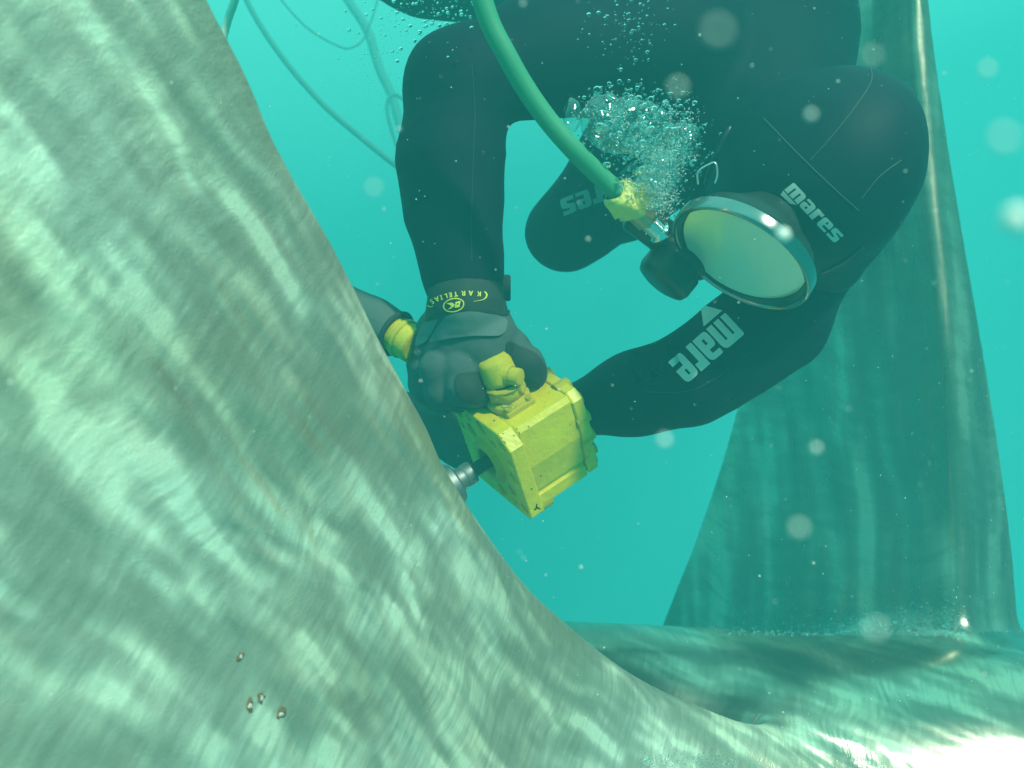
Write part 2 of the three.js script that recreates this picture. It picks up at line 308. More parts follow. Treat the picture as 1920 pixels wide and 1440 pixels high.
// far blade: broad tapering slab whose rounded edge faces the light
const fA = dirW(-0.643, 0, -0.766), fB = dirW(0.766, 0, -0.643), fY = dirW(0, 1, 0);  // from the ridge leftwards; through the thickness; up
const ridgePx = [[1722, -150, 1.98], [1724, 0, 1.96], [1747, 300, 1.93], [1776, 600, 1.90], [1800, 900, 1.88], [1806, 1140, 1.86], [1806, 1500, 1.85]];
const leftPx = [-150, 0, 300, 600, 900, 1140, 1500], leftAt = [1600, 1572, 1494, 1418, 1350, 1285, 1180], thickAt = [0.035, 0.045, 0.085, 0.125, 0.17, 0.21, 0.24];
const fRows = ridgePx.map(([px, py, d], i) => {
  const R = V((px - 960) / FPX * d, -(py - 720) / FPX * d, -d), k = (leftAt[i] - 960) / FPX;   // width so that the left edge is seen where it is seen
  const w = (R.x - k * -R.z) / (0.643 + k * 0.766);
  return { y: R.y, x: R.x, z: R.z, w, t: thickAt[i] };
}).sort((a, b) => a.y - b.y);
const fT = (key) => fRows.map((r) => [r.y, r[key]]);
const tx = fT('x'), tz = fT('z'), tw = fT('w'), tt = fT('t');
const far = (x, y, z) => { const p = V(x, y, z).applyMatrix4(CAMI), Y = p.y, dx = p.x - table(tx, Y), dz = p.z - table(tz, Y); return [dx * -0.643 + dz * -0.766, dx * 0.766 + dz * -0.643, Y, table(tw, Y), table(tt, Y)]; };
const fFar = (x, y, z) => {
  let [a, b, Y, w, t] = far(x, y, z);
  const q = a / w;
  b -= 0.02 * Math.sin(Math.PI * Math.min(1, Math.max(0, q))) * -1 * Math.min(1, w / 0.3);
  const tl = t * (1 - 0.8 * Math.min(1, Math.max(0, q)));          // thins towards the left
  const r = Math.min(0.020, tl * 0.35), qa = Math.abs(a - w / 2) - w / 2 + r, qb = Math.abs(b - tl / 2) - tl / 2 + r;
  let d = Math.min(Math.max(qa, qb), 0) + Math.hypot(Math.max(qa, 0), Math.max(qb, 0)) - r;
  if (Math.abs(d) < 0.03) d -= 0.0016 * noise2(a * 22, Y * 3.5) + 0.001 * noise2(a * 50, Y * 7) + 0.003 * noise2(a * 7 + 3, Y * 2.2);
  return Math.max(d * 0.9, Math.max(Y - 0.9, -0.66 - Y));
};
const fProp = (x, y, z) => smin(smin(fHub(x, y, z), fBlade(x, y, z), 0.10), fFar(x, y, z), 0.07);
{
  const pD = dirW(0.5, 0.4, 0.77), pU = bE.clone().addScaledVector(pD, -bE.dot(pD)).normalize(), pV = pD.clone().cross(pU);   // one layout for hub and near blade, so that the marks run on
  const pts = [];
  for (const c of [[-1.0, 0.75, -0.3], [1.35, -1.0, -2.7], [-1.0, -1.0, -0.3], [1.35, 0.85, -2.7], [-1, 0.85, -2.7], [1.3, 0.75, -0.3], [-1, -1.1, -2.3], [1.3, -1.1, -0.3]]) pts.push(C2W(...c));
  const b = boundsOf(pts, 0), g = meshSDF(fProp, b.min, b.max, 0.0085, 0.004), P = g.attributes.position, N = g.attributes.normal, idx = g.index.array;
  const kinds = [{}, {}, {}].map(() => ({ map: new Map(), p: [], n: [], uv: [], uv1: [], col: [], i: [] }));
  for (let i = 0; i < idx.length; i += 3) {
    const c = V(0, 0, 0); for (let k = 0; k < 3; k++) c.add(V(P.getX(idx[i + k]), P.getY(idx[i + k]), P.getZ(idx[i + k]))); c.divideScalar(3);
    const ci = c.clone().applyMatrix4(CAMI); if (ci.z > -0.2 || ci.x < -1.0 || ci.y > 0.8) continue;
    const d = [fHub(c.x, c.y, c.z), fBlade(c.x, c.y, c.z), fFar(c.x, c.y, c.z)], k = d.indexOf(Math.min(...d)), K = kinds[k];
    for (let q = 0; q < 3; q++) {
      const v = idx[i + q];
      if (!K.map.has(v)) {
        K.map.set(v, K.p.length / 3); const x = P.getX(v), y = P.getY(v), z = P.getZ(v); K.p.push(x, y, z); K.n.push(N.getX(v), N.getY(v), N.getZ(v));
        if (k < 2) { const r = V(x, y, z).sub(b0); K.uv.push(r.dot(pU), r.dot(pV)); const w = Math.min(1, Math.max(0, 0.5 + (fBlade(x, y, z) - fHub(x, y, z)) / 0.12)); const [ss, ll] = bladeST(x, y, z), low = Math.min(1, Math.max(0, (ll - 0.42) * 2.2 - ss * 0.9 + 0.15)), q = Math.min(1, Math.max(0, low * 1.0 + 0.40 * noise3(x * 4, y * 4, z * 4) + 0.25 * noise3(x * 11, y * 11, z * 11))) * (1 - w), h = 1 - 0.5 * w; K.col.push(h * (1 - 0.30 * q), h * (1 - 0.42 * q), h * (1 - 0.52 * q)); K.uv1.push(0.1 + 0.8 * w + 0.14 * noise3(x * 9, y * 9, z * 9), 0.5); }  // brown tarnish on the blade; dark reflections painted into the hub colour
        else { const [a, bb, Y] = far(x, y, z); K.uv.push(Y, a - bb); }
      }
      K.i.push(K.map.get(v));
    }
  }
  const near = bronze(1.5, 1, 1), smooth = bronze(1.5, 1, 0.10), looks = [smooth, near, std(0.44, 0.48, 0.41, 0.48, 0.85, { map: scaled(swirlLightTint, 0.5, 0.9), roughnessMap: scaled(roughSwirl, 1.0, 2.2), bumpMap: scaled(bumpSwirl, 1.0, 1.6), bumpScale: 0.16 })];
  {   // the hub is polished brighter than the ground face of the blade; the polish changes over along the root
    const d = new Uint8Array(64 * 4); for (let i = 0; i < 64; i++) { const t = i / 63; d.set([0, 255 * (0.47 - 0.27 * t), 255 * (0.54 + 0.40 * t), 255], i * 4); }
    const polish = new THREE.DataTexture(d, 64, 1); polish.magFilter = THREE.LinearFilter; polish.channel = 1; polish.needsUpdate = true;
    for (const m of [near, smooth]) { m.roughnessMap = polish; m.metalnessMap = polish; m.roughness = 1; m.metalness = 1; m.vertexColors = true; }
  }
  ['hub', 'blade', 'blade'].forEach((name, k) => {
    const K = kinds[k], q = new THREE.BufferGeometry();
    q.setAttribute('position', new THREE.Float32BufferAttribute(K.p, 3)); q.setAttribute('normal', new THREE.Float32BufferAttribute(K.n, 3)); q.setAttribute('uv', new THREE.Float32BufferAttribute(K.uv, 2)); q.setIndex(K.i); if (k < 2) { q.setAttribute('uv1', new THREE.Float32BufferAttribute(K.uv1, 2)); q.setAttribute('color', new THREE.Float32BufferAttribute(K.col, 3)); }
    const m = obj(name, q, looks[k], prop);
    if (k === 1) m.userData.label = 'near blade filling the left, pale with swirled grinding marks';
    if (k === 2) m.userData.label = 'far blade rising on the right, darker with a bright rounded edge';
  });
}

// ---------------------------------------------------------------- the diver
const u = dirW(0.485, 0.44, 0.755), faceN = dirW(-0.555, -0.778, 0.289); u.addScaledVector(faceN, -faceN.dot(u)).normalize();
const lat = u.clone().cross(faceN);
const headC = at(1530, 330, 1.22);
const J = (px, py, d, r) => Object.assign(at(px, py, d), { r });
const limb = (...js) => js.slice(1).map((b, i) => cone(js[i], b, js[i].r, b.r));
const shB = J(1230, 95, 1.36, 0.095), midB = J(1010, 105, 1.29, 0.066), elB = J(862, 158, 1.25, 0.058), fo1 = J(845, 300, 1.245, 0.0565), fo2 = J(852, 400, 1.24, 0.049), wrB = J(868, 500, 1.24, 0.0405), wrB2 = J(874, 560, 1.24, 0.0385);
const shA = J(1515, 455, 1.34, 0.064), upA = J(1455, 598, 1.32, 0.059), upA2 = J(1370, 660, 1.32, 0.055), elA = J(1292, 712, 1.32, 0.050), foA = J(1190, 738, 1.35, 0.047), wrA = J(1080, 770, 1.40, 0.036);
const bones = [
  limb(shB, midB, elB), limb(elB, fo1, fo2, wrB, wrB2), limb(shA, upA, upA2, elA), limb(elA, foA, wrA),
  limb(J(1400, 250, 1.42, 0.13), J(1390, 60, 1.50, 0.14), J(1350, -160, 1.62, 0.15), J(1330, -420, 1.85, 0.16)),
  limb(J(1452, 180, 1.46, 0.10), J(1438, 60, 1.52, 0.115), J(1400, -160, 1.62, 0.12)),
  limb(shB, J(1270, 60, 1.46, 0.12), J(1260, -160, 1.6, 0.13)),
  limb(shA, J(1430, 330, 1.40, 0.10)),
  limb(J(1330, -300, 1.85, 0.13), J(1290, 60, 1.86, 0.105), J(1180, 300, 1.84, 0.085), J(1062, 432, 1.80, 0.062)),
  limb(J(1062, 436, 1.80, 0.060), J(1180, 372, 1.90, 0.066), J(1330, 290, 2.08, 0.055), J(1420, 240, 2.2, 0.045)),
  limb(J(1320, -300, 1.9, 0.13), J(1060, -18, 1.82, 0.088), J(800, -76, 1.78, 0.086), J(560, -160, 1.8, 0.075)),
];
const allBones = bones.flat(), boneK = 0.035;
const folds = [[1246, 652, 1.285, 0.010], [1222, 664, 1.29, 0.011], [1196, 674, 1.30, 0.012]].map(([a, b, c, r]) => cone(at(a - 2, b - 2, c), at(a + 16, b + 30, c - 0.02), r, r * 0.6));
const wrinkle = (x, y, z) => { const wx = x + 0.02 * noise3(x * 6, y * 6, z * 6 + 4), c = noise3(wx * 9 + 5, y * 26, z * 9), d = noise3(x * 30, y * 14, z * 14 + 2); return 0.0012 * noise3(x * 9, y * 9, z * 9) + 0.0022 * Math.max(0, 0.4 - Math.abs(c)) + 0.0009 * d; };
const neck = cone(headC.clone().addScaledVector(u, -0.04).addScaledVector(faceN, -0.03), at(1440, 300, 1.40), 0.085, 0.09);
const fBody = (x, y, z) => {
  let d = 1; for (const f of allBones) d = smin(d, f(x, y, z), boneK);
  d = smin(d, neck(x, y, z), 0.04);
  for (const f of folds) d = smin(d, f(x, y, z), 0.006);
  return Math.abs(d) < 0.03 ? d - wrinkle(x, y, z) : d;
};
const headE = ellipsoid(headC, [u, lat, faceN], [0.138, 0.106, 0.130]);
const hoodNeck = cone(headC.clone().addScaledVector(u, -0.05).addScaledVector(faceN, -0.02), at(1460, 345, 1.39), 0.095, 0.10), hoodSide = cone(at(1580, 400, 1.27), at(1535, 470, 1.31), 0.045, 0.058);
const fHood = (x, y, z) => { let d = smin(smin(headE(x, y, z), hoodNeck(x, y, z), 0.05), hoodSide(x, y, z), 0.06); return Math.abs(d) < 0.03 ? d - 0.0012 * noise3(x * 14, y * 14, z * 14) - 0.0006 * noise3(x * 40, y * 40, z * 40) : d; };
const fSuit = (x, y, z) => Math.min(fBody(x, y, z), fHood(x, y, z));

const diver = thing('person', 'diver in black wetsuit, hood and round full-face mask, bent over the yellow tool', 'person', at(1390, 60, 1.50));
{
  const pts = [shB, elB, wrB2, shA, elA, wrA, at(1330, -420, 1.85), at(1420, 240, 2.2), at(560, -170, 1.8), at(1062, 436, 1.8), at(1600, 300, 1.5), at(1000, 0, 1.2)];
  const b = boundsOf(pts, 0.2); obj('body', meshSDF(fBody, b.min, b.max, 0.009, 0.004), mats.suit, diver);
  const hb = boundsOf([headC, at(1470, 350, 1.39), at(1560, 480, 1.31)], 0.2), hood = obj('hood', meshSDF(fHood, hb.min, hb.max, 0.006, 0.003), mats.hood, diver);
  for (const line of [[[884, 120], [890, 200], [887, 300], [884, 400], [884, 490]], [[1210, 735], [1300, 730], [1400, 668], [1460, 620]]]) { const c = curve(line.map(([a, b]) => V(a, b, 0))), q2 = []; for (let i = 0; i <= 50; i++) { const q = c.getPoint(i / 50), h = march(fBody, q.x, q.y); if (h) q2.push(h.p.addScaledVector(h.n, 0.0001)); } if (q2.length > 3) obj('seam', tube(q2, 0.0006, 90, 6), mats.suitSeam, diver); }
  const seamLines = [[[1432, 222], [1480, 272], [1520, 312], [1560, 350], [1610, 395]], [[1632, 122], [1634, 150], [1600, 205], [1556, 260], [1520, 300]], [[1690, 300], [1650, 330], [1615, 372]]];
  for (const line of seamLines) { const c = curve(line.map(([a, b]) => V(a, b, 0))), pts2 = []; for (let i = 0; i <= 40; i++) { const q = c.getPoint(i / 40), r = march(fHood, q.x, q.y); if (r) pts2.push(r.p.addScaledVector(r.n, 0.0002)); } if (pts2.length > 3) obj('seam', tube(pts2, 0.0007, 80, 6), mats.seam, hood); }
}
// block letters of the print on the suit
function block(ch) {
  const S = (pts) => { const s = new THREE.Shape(); const n = pts.length; pts.forEach(([x, y, r], i) => { const [ax, ay] = pts[(i + n - 1) % n], [bx, by] = pts[(i + 1) % n]; if (!r) return i ? s.lineTo(x, y) : s.moveTo(x, y); const la = Math.hypot(ax - x, ay - y), lb = Math.hypot(bx - x, by - y), p = [x + (ax - x) / la * r, y + (ay - y) / la * r], q = [x + (bx - x) / lb * r, y + (by - y) / lb * r]; i ? s.lineTo(...p) : s.moveTo(...p); s.quadraticCurveTo(x, y, ...q); }); s.closePath(); return s; };
  const hole = (s, x0, y0, x1, y1) => { const h = new THREE.Path(); h.moveTo(x0, y0); h.lineTo(x0, y1); h.lineTo(x1, y1); h.lineTo(x1, y0); h.closePath(); s.holes.push(h); return s; };
  if (ch === 'm') return [1.30, [S([[0, 0], [0.34, 0], [0.34, 0.74], [0.46, 0.74], [0.46, 0], [0.80, 0], [0.80, 0.74], [0.92, 0.74], [0.92, 0], [1.28, 0], [1.28, 1, 0.3], [0, 1, 0.12]])]];
  if (ch === 'a') return [0.86, [hole(S([[0, 0, 0.2], [0.84, 0], [0.84, 1, 0.3], [0.04, 1, 0.1], [0.04, 0.78], [0.48, 0.78], [0.48, 0.62], [0, 0.62, 0.2]]), 0.34, 0.2, 0.48, 0.42)]];
  if (ch === 'r') return [0.64, [S([[0, 0], [0.36, 0], [0.36, 0.68], [0.62, 0.68], [0.62, 1], [0, 1]])]];
  if (ch === 'e') return [0.86, [hole(S([[0, 0, 0.2], [0.80, 0], [0.80, 0.22], [0.36, 0.22], [0.36, 0.42], [0.84, 0.42], [0.84, 1, 0.25], [0, 1, 0.25]]), 0.36, 0.58, 0.48, 0.80)]];
  return [0.80, [S([[0, 0], [0.80, 0, 0.22], [0.80, 0.58, 0.12], [0.36, 0.66], [0.36, 0.76], [0.78, 0.76], [0.78, 1], [0, 1, 0.25], [0, 0.48, 0.1], [0.44, 0.38], [0.44, 0.24], [0, 0.24]])]];
}
function logo(f, o, xv, uv, mat, parent, mark, letters = 'mares') {
  const gs = []; let x0 = 0;
  const put = (shapes, dx) => { const g = onSurface(f, shapes, (x, y) => [o[0] + (x + dx) * xv[0] + y * uv[0], o[1] + (x + dx) * xv[1] + y * uv[1]], 0.0009, 0, 4); if (g.attributes.position.count) gs.push(g); };
  for (const ch of letters) { const [w, s] = block(ch); put(s, x0); x0 += w + 0.07; }
  const t = new THREE.Shape(); mark.forEach(([x, y], i) => i ? t.lineTo(x, y) : t.moveTo(x, y)); t.closePath(); put([t], 0);
  if (gs.length) obj('printed_logo', mergeGeometries(gs), mat, parent);
}
logo(fSuit, [1471, 356], [19.6, 20.9], [18, -14], mats.print, diver, [[0, -0.1], [1.28, -0.1], [0.95, -0.42], [0.1, -0.5]]);
logo(fSuit, [1360, 587], [-28, 24.2], [36.5, 39], mats.print, diver, [[0.02, -0.12], [1.28, -0.12], [0.62, -0.78]], 'mare');
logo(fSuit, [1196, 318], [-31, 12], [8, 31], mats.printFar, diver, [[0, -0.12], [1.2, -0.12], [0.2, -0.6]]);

// gloves
const F = (pts) => limb(...pts.map((p) => J(...p)));
const palm = [...F([[872, 520, 1.24, 0.041], [874, 570, 1.235, 0.040], [868, 625, 1.255, 0.041], [850, 665, 1.25, 0.030]]), ...F([[815, 630, 1.27, 0.026], [870, 628, 1.25, 0.030], [930, 630, 1.245, 0.026]]), ...F([[820, 655, 1.265, 0.026], [905, 655, 1.235, 0.026]])];
const fingers = [
  F([[900, 650, 1.257, 0.0215], [862, 690, 1.227, 0.0215], [868, 728, 1.222, 0.020], [892, 738, 1.237, 0.0175]]),
  F([[868, 655, 1.262, 0.0215], [822, 692, 1.232, 0.021], [828, 734, 1.237, 0.0195], [858, 748, 1.257, 0.0165]]),
  F([[832, 652, 1.277, 0.021], [800, 690, 1.262, 0.020], [802, 728, 1.267, 0.0185], [832, 752, 1.287, 0.016]]),
  F([[805, 645, 1.297, 0.019], [790, 685, 1.297, 0.018], [792, 722, 1.307, 0.017], [815, 745, 1.322, 0.015]]),
  F([[918, 612, 1.272, 0.024], [957, 652, 1.252, 0.0215], [986, 681, 1.247, 0.0195], [1000, 700, 1.252, 0.0165]]),
];
const fGlove = (x, y, z) => {
  let p = 1; for (const f of palm) p = smin(p, f(x, y, z), 0.02);
  for (const fi of fingers) { let d = 1; for (const f of fi) d = smin(d, f(x, y, z), 0.006); p = smin(p, d, 0.0035); }
  return Math.abs(p) < 0.02 ? p - 0.0006 * noise3(x * 90, y * 90, z * 90) - 0.0016 * Math.max(0, 0.35 - Math.abs(noise3(x * 38, y * 70, z * 38))) - 0.0012 * noise3(x * 25, y * 25, z * 25) : p;
};
{
  const b = boundsOf([at(770, 500, 1.24), at(1030, 780, 1.2), at(870, 640, 1.31), at(870, 700, 1.13)], 0.05);
  const glove = obj('glove', meshSDF(fGlove, b.min, b.max, 0.004, 0.002), mats.glove, diver); glove.userData.label = 'grey work glove gripping the yellow tool';
  const poly = (pts) => { const c = new THREE.CatmullRomCurve3(pts.map(([x, y]) => V(x, y, 0)), true, 'catmullrom', 0.35).getPoints(pts.length * 6); return new THREE.Shape(c.slice(0, -1).map((p) => new THREE.Vector2(p.x, p.y))); };
  const same = (x, y) => [x, y];
  const panel = (name, pts, mat, lift) => obj(name, onSurface(fGlove, [poly(pts)], same, lift, 0, 5), mat, glove);
  panel('wrist_cuff', [[806, 512], [850, 506], [900, 506], [946, 512], [948, 560], [952, 590], [900, 584], [860, 582], [820, 592], [800, 602], [806, 560]], mats.gloveDark, 0.0016);
  panel('knuckle_pad', [[838, 592], [880, 583], [930, 590], [948, 602], [944, 622], [930, 630], [880, 629], [840, 634], [812, 641], [810, 634]], mats.pad, 0.0035);
  panel('knuckle_pad', [[800, 606], [824, 597], [815, 620], [801, 642], [783, 648], [786, 630]], mats.pad, 0.0035);
  panel('finger_patch', [[858, 702], [900, 697], [914, 704], [912, 740], [896, 756], [874, 752], [856, 730]], mats.gloveDark, 0.0018);
  panel('thumb_patch', [[950, 640], [968, 646], [1004, 664], [1022, 690], [1020, 712], [1004, 724], [988, 716], [968, 690], [950, 668]], mats.gloveDark, 0.0018);
  const strap = obj('wrist_strap', new RoundedBoxGeometry(0.012, 0.030, 0.020, 3, 0.003).applyQuaternion(camera.quaternion).translate(...at(948, 540, 1.245).toArray()), mats.gloveDark, glove);
  // lettering on the cuff
  const font = await new FontLoader().loadAsync('fonts/droid/droid_sans_bold.typeface.json');
  const S = 8.727, Z = (x, y) => [780 + x / S, 490 + y / S], gs = [];
  const spots = [['K', 1020, 540, 4], ['A', 890, 527, 2], ['R', 775, 530, -4], ['T', 660, 545, -9], ['E', 578, 558, -11], ['L', 508, 574, -14], ['I', 438, 592, -18], ['A', 368, 622, -26], ['S', 292, 662, -32]];
  for (const [ch, cx, cy, deg] of spots) {
    const shapes = font.generateShapes(ch, 78), g0 = new THREE.ShapeGeometry(shapes, 3); g0.computeBoundingBox(); const bb = g0.boundingBox, mx = (bb.min.x + bb.max.x) / 2, my = (bb.min.y + bb.max.y) / 2, r = deg * Math.PI / 180;
    gs.push(onSurface(fGlove, shapes, (x, y) => { const X = -(x - mx), Y = (y - my); return Z(cx + X * Math.cos(r) - Y * Math.sin(r), cy + X * Math.sin(r) + Y * Math.cos(r)); }, 0.0026, 0, 3));
  }
  const band = (pts, w) => { const L = [], R = []; pts.forEach(([x, y], i) => { const a = pts[Math.max(0, i - 1)], b2 = pts[Math.min(pts.length - 1, i + 1)], dx = b2[0] - a[0], dy = b2[1] - a[1], l = Math.hypot(dx, dy), ww = w(i / (pts.length - 1)); L.push(new THREE.Vector2(x - dy / l * ww, y + dx / l * ww)); R.unshift(new THREE.Vector2(x + dy / l * ww, y - dx / l * ww)); }); return new THREE.Shape([...L, ...R]); };
  gs.push(onSurface(fGlove, [band([[1100, 500], [1130, 525], [1142, 560], [1130, 598], [1090, 628], [1020, 646], [940, 660]], (t) => 3 + 11 * Math.sin(Math.PI * Math.min(1, t * 1.2 + 0.1)) * (1 - t * 0.6))], Z, 0.0026, 0, 3));
  gs.push(onSurface(fGlove, [band([[225, 722], [240, 738], [270, 742], [305, 730]], () => 8)], Z, 0.0026, 0, 3));
  const ring = new THREE.Shape(), el = (s, a, b3) => { for (let i = 0; i <= 40; i++) { const t = i / 40 * 2 * Math.PI, x = a * Math.cos(t), y = b3 * Math.sin(t), r = -0.2; const X = 627 + x * Math.cos(r) - y * Math.sin(r), Y = 716 + x * Math.sin(r) + y * Math.cos(r); i ? s.lineTo(X, Y) : s.moveTo(X, Y); } };
  el(ring, 166, 108); const inner = new THREE.Path(); el(inner, 148, 92); ring.holes.push(inner);
  const pg = (pts) => new THREE.Shape(pts.map(([x, y]) => new THREE.Vector2(x, y)));
  const kbox = pg([[655, 668], [728, 652], [716, 742], [640, 756]]), kh = new THREE.Path(); [[672, 690], [668, 710], [702, 704], [704, 684]].forEach(([x, y], i) => i ? kh.lineTo(x, y) : kh.moveTo(x, y)); kbox.holes.push(kh);
  gs.push(onSurface(fGlove, [ring, kbox, pg([[640, 700], [600, 676], [520, 690], [575, 712], [590, 735], [535, 778], [585, 768], [636, 728]])], Z, 0.0026, 0, 3));
  obj('cuff_lettering', mergeGeometries(gs.filter((g) => g.attributes.position.count)), mats.yellowPrint, glove);
  // the other hand, closed on the far side of the tool
  const other = [...F([[1080, 770, 1.40, 0.034], [1040, 790, 1.42, 0.034], [1020, 800, 1.42, 0.030]])], of = [[1040, 770], [1028, 786], [1022, 806], [1024, 824]].map(([x, y], i) => F([[x, y, 1.42, 0.018], [x - 40, y - 4, 1.425, 0.017], [x - 62, y + 2, 1.40, 0.015], [x - 66, y + 6, 1.385, 0.014]]));
  of.push(F([[1060, 770, 1.40, 0.02], [1040, 745, 1.38, 0.018], [1010, 735, 1.375, 0.016]]));
  const fo = (x, y, z) => { let p = 1; for (const f of other) p = smin(p, f(x, y, z), 0.02); for (const fi of of) { let d = 1; for (const f of fi) d = smin(d, f(x, y, z), 0.006); p = smin(p, d, 0.008); } return p; };
  const b2 = boundsOf([at(950, 720, 1.4), at(1110, 840, 1.42)], 0.07); obj('glove', meshSDF(fo, b2.min, b2.max, 0.005, 0.002), mats.gloveDark, diver);
}
// full-face mask
{
  const C = at(1386, 488, 1.105), n = faceN, R = 0.0785;
  const mask = new THREE.Group(); mask.name = 'face_mask'; diver.add(mask); mask.position.copy(diver.worldToLocal(C.clone())); mask.updateWorldMatrix(true, false);
  const along = (s) => C.clone().addScaledVector(n, s);
  obj('skirt', lathe([[0.03, -0.070], [0.048, -0.050], [R * 0.76, -0.034], [R * 0.84, -0.022], [R * 0.90, -0.013], [R * 0.90, -0.012], [R * 0.885, -0.018], [R * 0.87, -0.0215]], along(0), n, 64), mats.rubber, mask);
  obj('frame', lathe([[R - 0.003, -0.0145], [R + 0.001, -0.0155], [R + 0.0022, -0.0135], [R + 0.0022, -0.0025], [R + 0.001, 0.0008], [R - 0.001, 0.0012], [R - 0.0028, 0], [R - 0.0034, -0.0012], [R - 0.0034, -0.013]], along(0), n, 96), std(0.32, 0.31, 0.31, 0.15, 1), mask);
  obj('faceplate', lathe([[0, 0.0014], [R * 0.4, 0.001], [R * 0.9, 0]], along(-0.0125), dirW(-0.50, -0.752, 0.42), 64), std(0.60, 0.92, 0.80, 0.28, 0.6, { clearcoat: 1, clearcoatRoughness: 0.06 }), mask);
  obj('inner_wall', lathe([[R * 0.88, -0.016], [R * 0.87, -0.032], [0, -0.034]], along(0), n, 64), mats.rubber, mask);
  obj('seal', lathe([[R - 0.0036, -0.0015], [R - 0.0050, -0.002], [R - 0.0066, -0.008], [R * 0.9, -0.0163]], along(0), n, 80), mats.rubber, mask);
  // exhaust valve and breathing block below the glass
  const e = dirW(-0.60, -0.74, 0.10), E = at(1277, 484, 1.19);
  const valve = obj('exhaust_valve', lathe([[0, 0.040], [0.022, 0.040], [0.030, 0.037], [0.033, 0.030], [0.033, 0.012], [0.031, 0.010], [0.031, 0.006], [0.034, 0.004], [0.034, -0.008], [0.024, -0.016], [0, -0.018]], E, e, 40), mats.rubber, mask);
  obj('valve_ring', lathe([[0.0342, -0.004], [0.0352, -0.003], [0.0352, 0.002], [0.0342, 0.003]], E, e, 40), mats.dark, valve);
  obj('breathing_block', lathe([[0, 0.05], [0.016, 0.05], [0.020, 0.046], [0.020, 0.03], [0.020, -0.006], [0, -0.012]], at(1250, 448, 1.185), dirW(-0.75, 0.55, 0.05), 28), mats.rubber, mask);
  // wire buckles
  const wire = (pts, d) => obj('buckle', capped(pts.map(([x, y, k]) => at(x, y, k ?? d)), 0.0012, 40, 8), mats.steel, mask);
  wire([[1309, 345], [1308, 326], [1313, 318], [1330, 308], [1339, 305], [1343, 309], [1345, 330], [1341, 343]], 1.118);
  wire([[1524, 510], [1536, 507], [1551, 503]], 1.20);
  const strap = (pts, w) => { const s = []; const c = curve(pts.map(([x, y]) => V(x, y, 0))); for (let i = 0; i <= 30; i++) { const q = c.getPoint(i / 30), r = march(fSuit, q.x, q.y); if (r) s.push(r.p.addScaledVector(r.n, 0.001)); } if (s.length > 3) obj('strap', tube(s, w, 60, 8), mats.rubber, mask); };
  strap([[1325, 345], [1330, 325], [1345, 290], [1370, 240]], 0.003); strap([[1540, 510], [1580, 490], [1620, 460]], 0.0025);
}

// ---------------------------------------------------------------- air hose of the mask
{
  const hose = thing('air_hose', 'green air hose with yellow taped end running down to the face mask', 'hose', at(1165, 366, 1.14));
  const end = at(1168, 370, 1.135);
  obj('hose_tube', tube([at(872, -90, 1.06), at(900, -12, 1.06), at(921, 48, 1.065), at(948, 100, 1.07), at(982, 160, 1.08), at(1025, 222, 1.09), at(1075, 280, 1.10), at(1125, 330, 1.12), end], 0.0106, 140, 20), mats.hose, hose);
  const ax = at(1225, 425, 1.16).sub(end).normalize();
  const tp = lathe([[0.0125, -0.016], [0.0185, -0.014], [0.0205, -0.004], [0.0210, 0.006], [0.0180, 0.010], [0.0195, 0.016], [0.0160, 0.020], [0.011, 0.021]], end.clone().addScaledVector(ax, 0.004), ax, 40);
  { const p = tp.attributes.position; for (let i = 0; i < p.count; i++) { const q = V(p.getX(i), p.getY(i), p.getZ(i)), d = q.clone().sub(end), r = d.clone().addScaledVector(ax, -d.dot(ax)); q.addScaledVector(r, 0.22 * noise3(q.x * 70, q.y * 70, q.z * 70)).addScaledVector(ax, 0.004 * noise3(q.x * 50 + 9, q.y * 50, q.z * 50)); p.setXYZ(i, q.x, q.y, q.z); } tp.computeVertexNormals(); }
  obj('tape_wrap', tp, mats.tape, hose);
  obj('tape_flap', new RoundedBoxGeometry(0.020, 0.018, 0.0015, 2, 0.0007).applyQuaternion(camera.quaternion).rotateZ(0.2).translate(...[0, 0, 0]), mats.tape, hose).position.copy(hose.worldToLocal(at(1157, 378, 1.122)));
  const f0 = end.clone().addScaledVector(ax, 0.022);
  const fit = obj('brass_fitting', lathe([[0, 0], [0.0125, 0], [0.0135, 0.002], [0.0135, 0.019], [0.012, 0.021], [0.009, 0.021]], f0, ax, 6), mats.brass, hose);
  const th = []; for (let k = 0; k < 6; k++) th.push([0.0085, 0.0215 + k * 0.0027], [0.0105, 0.0225 + k * 0.0027], [0.0085, 0.0241 + k * 0.0027]);
  obj('threaded_stub', lathe([[0.0085, 0.02], ...th, [0.013, 0.039], [0.013, 0.046], [0.006, 0.05]], f0, ax, 28), mats.chrome, hose);
}

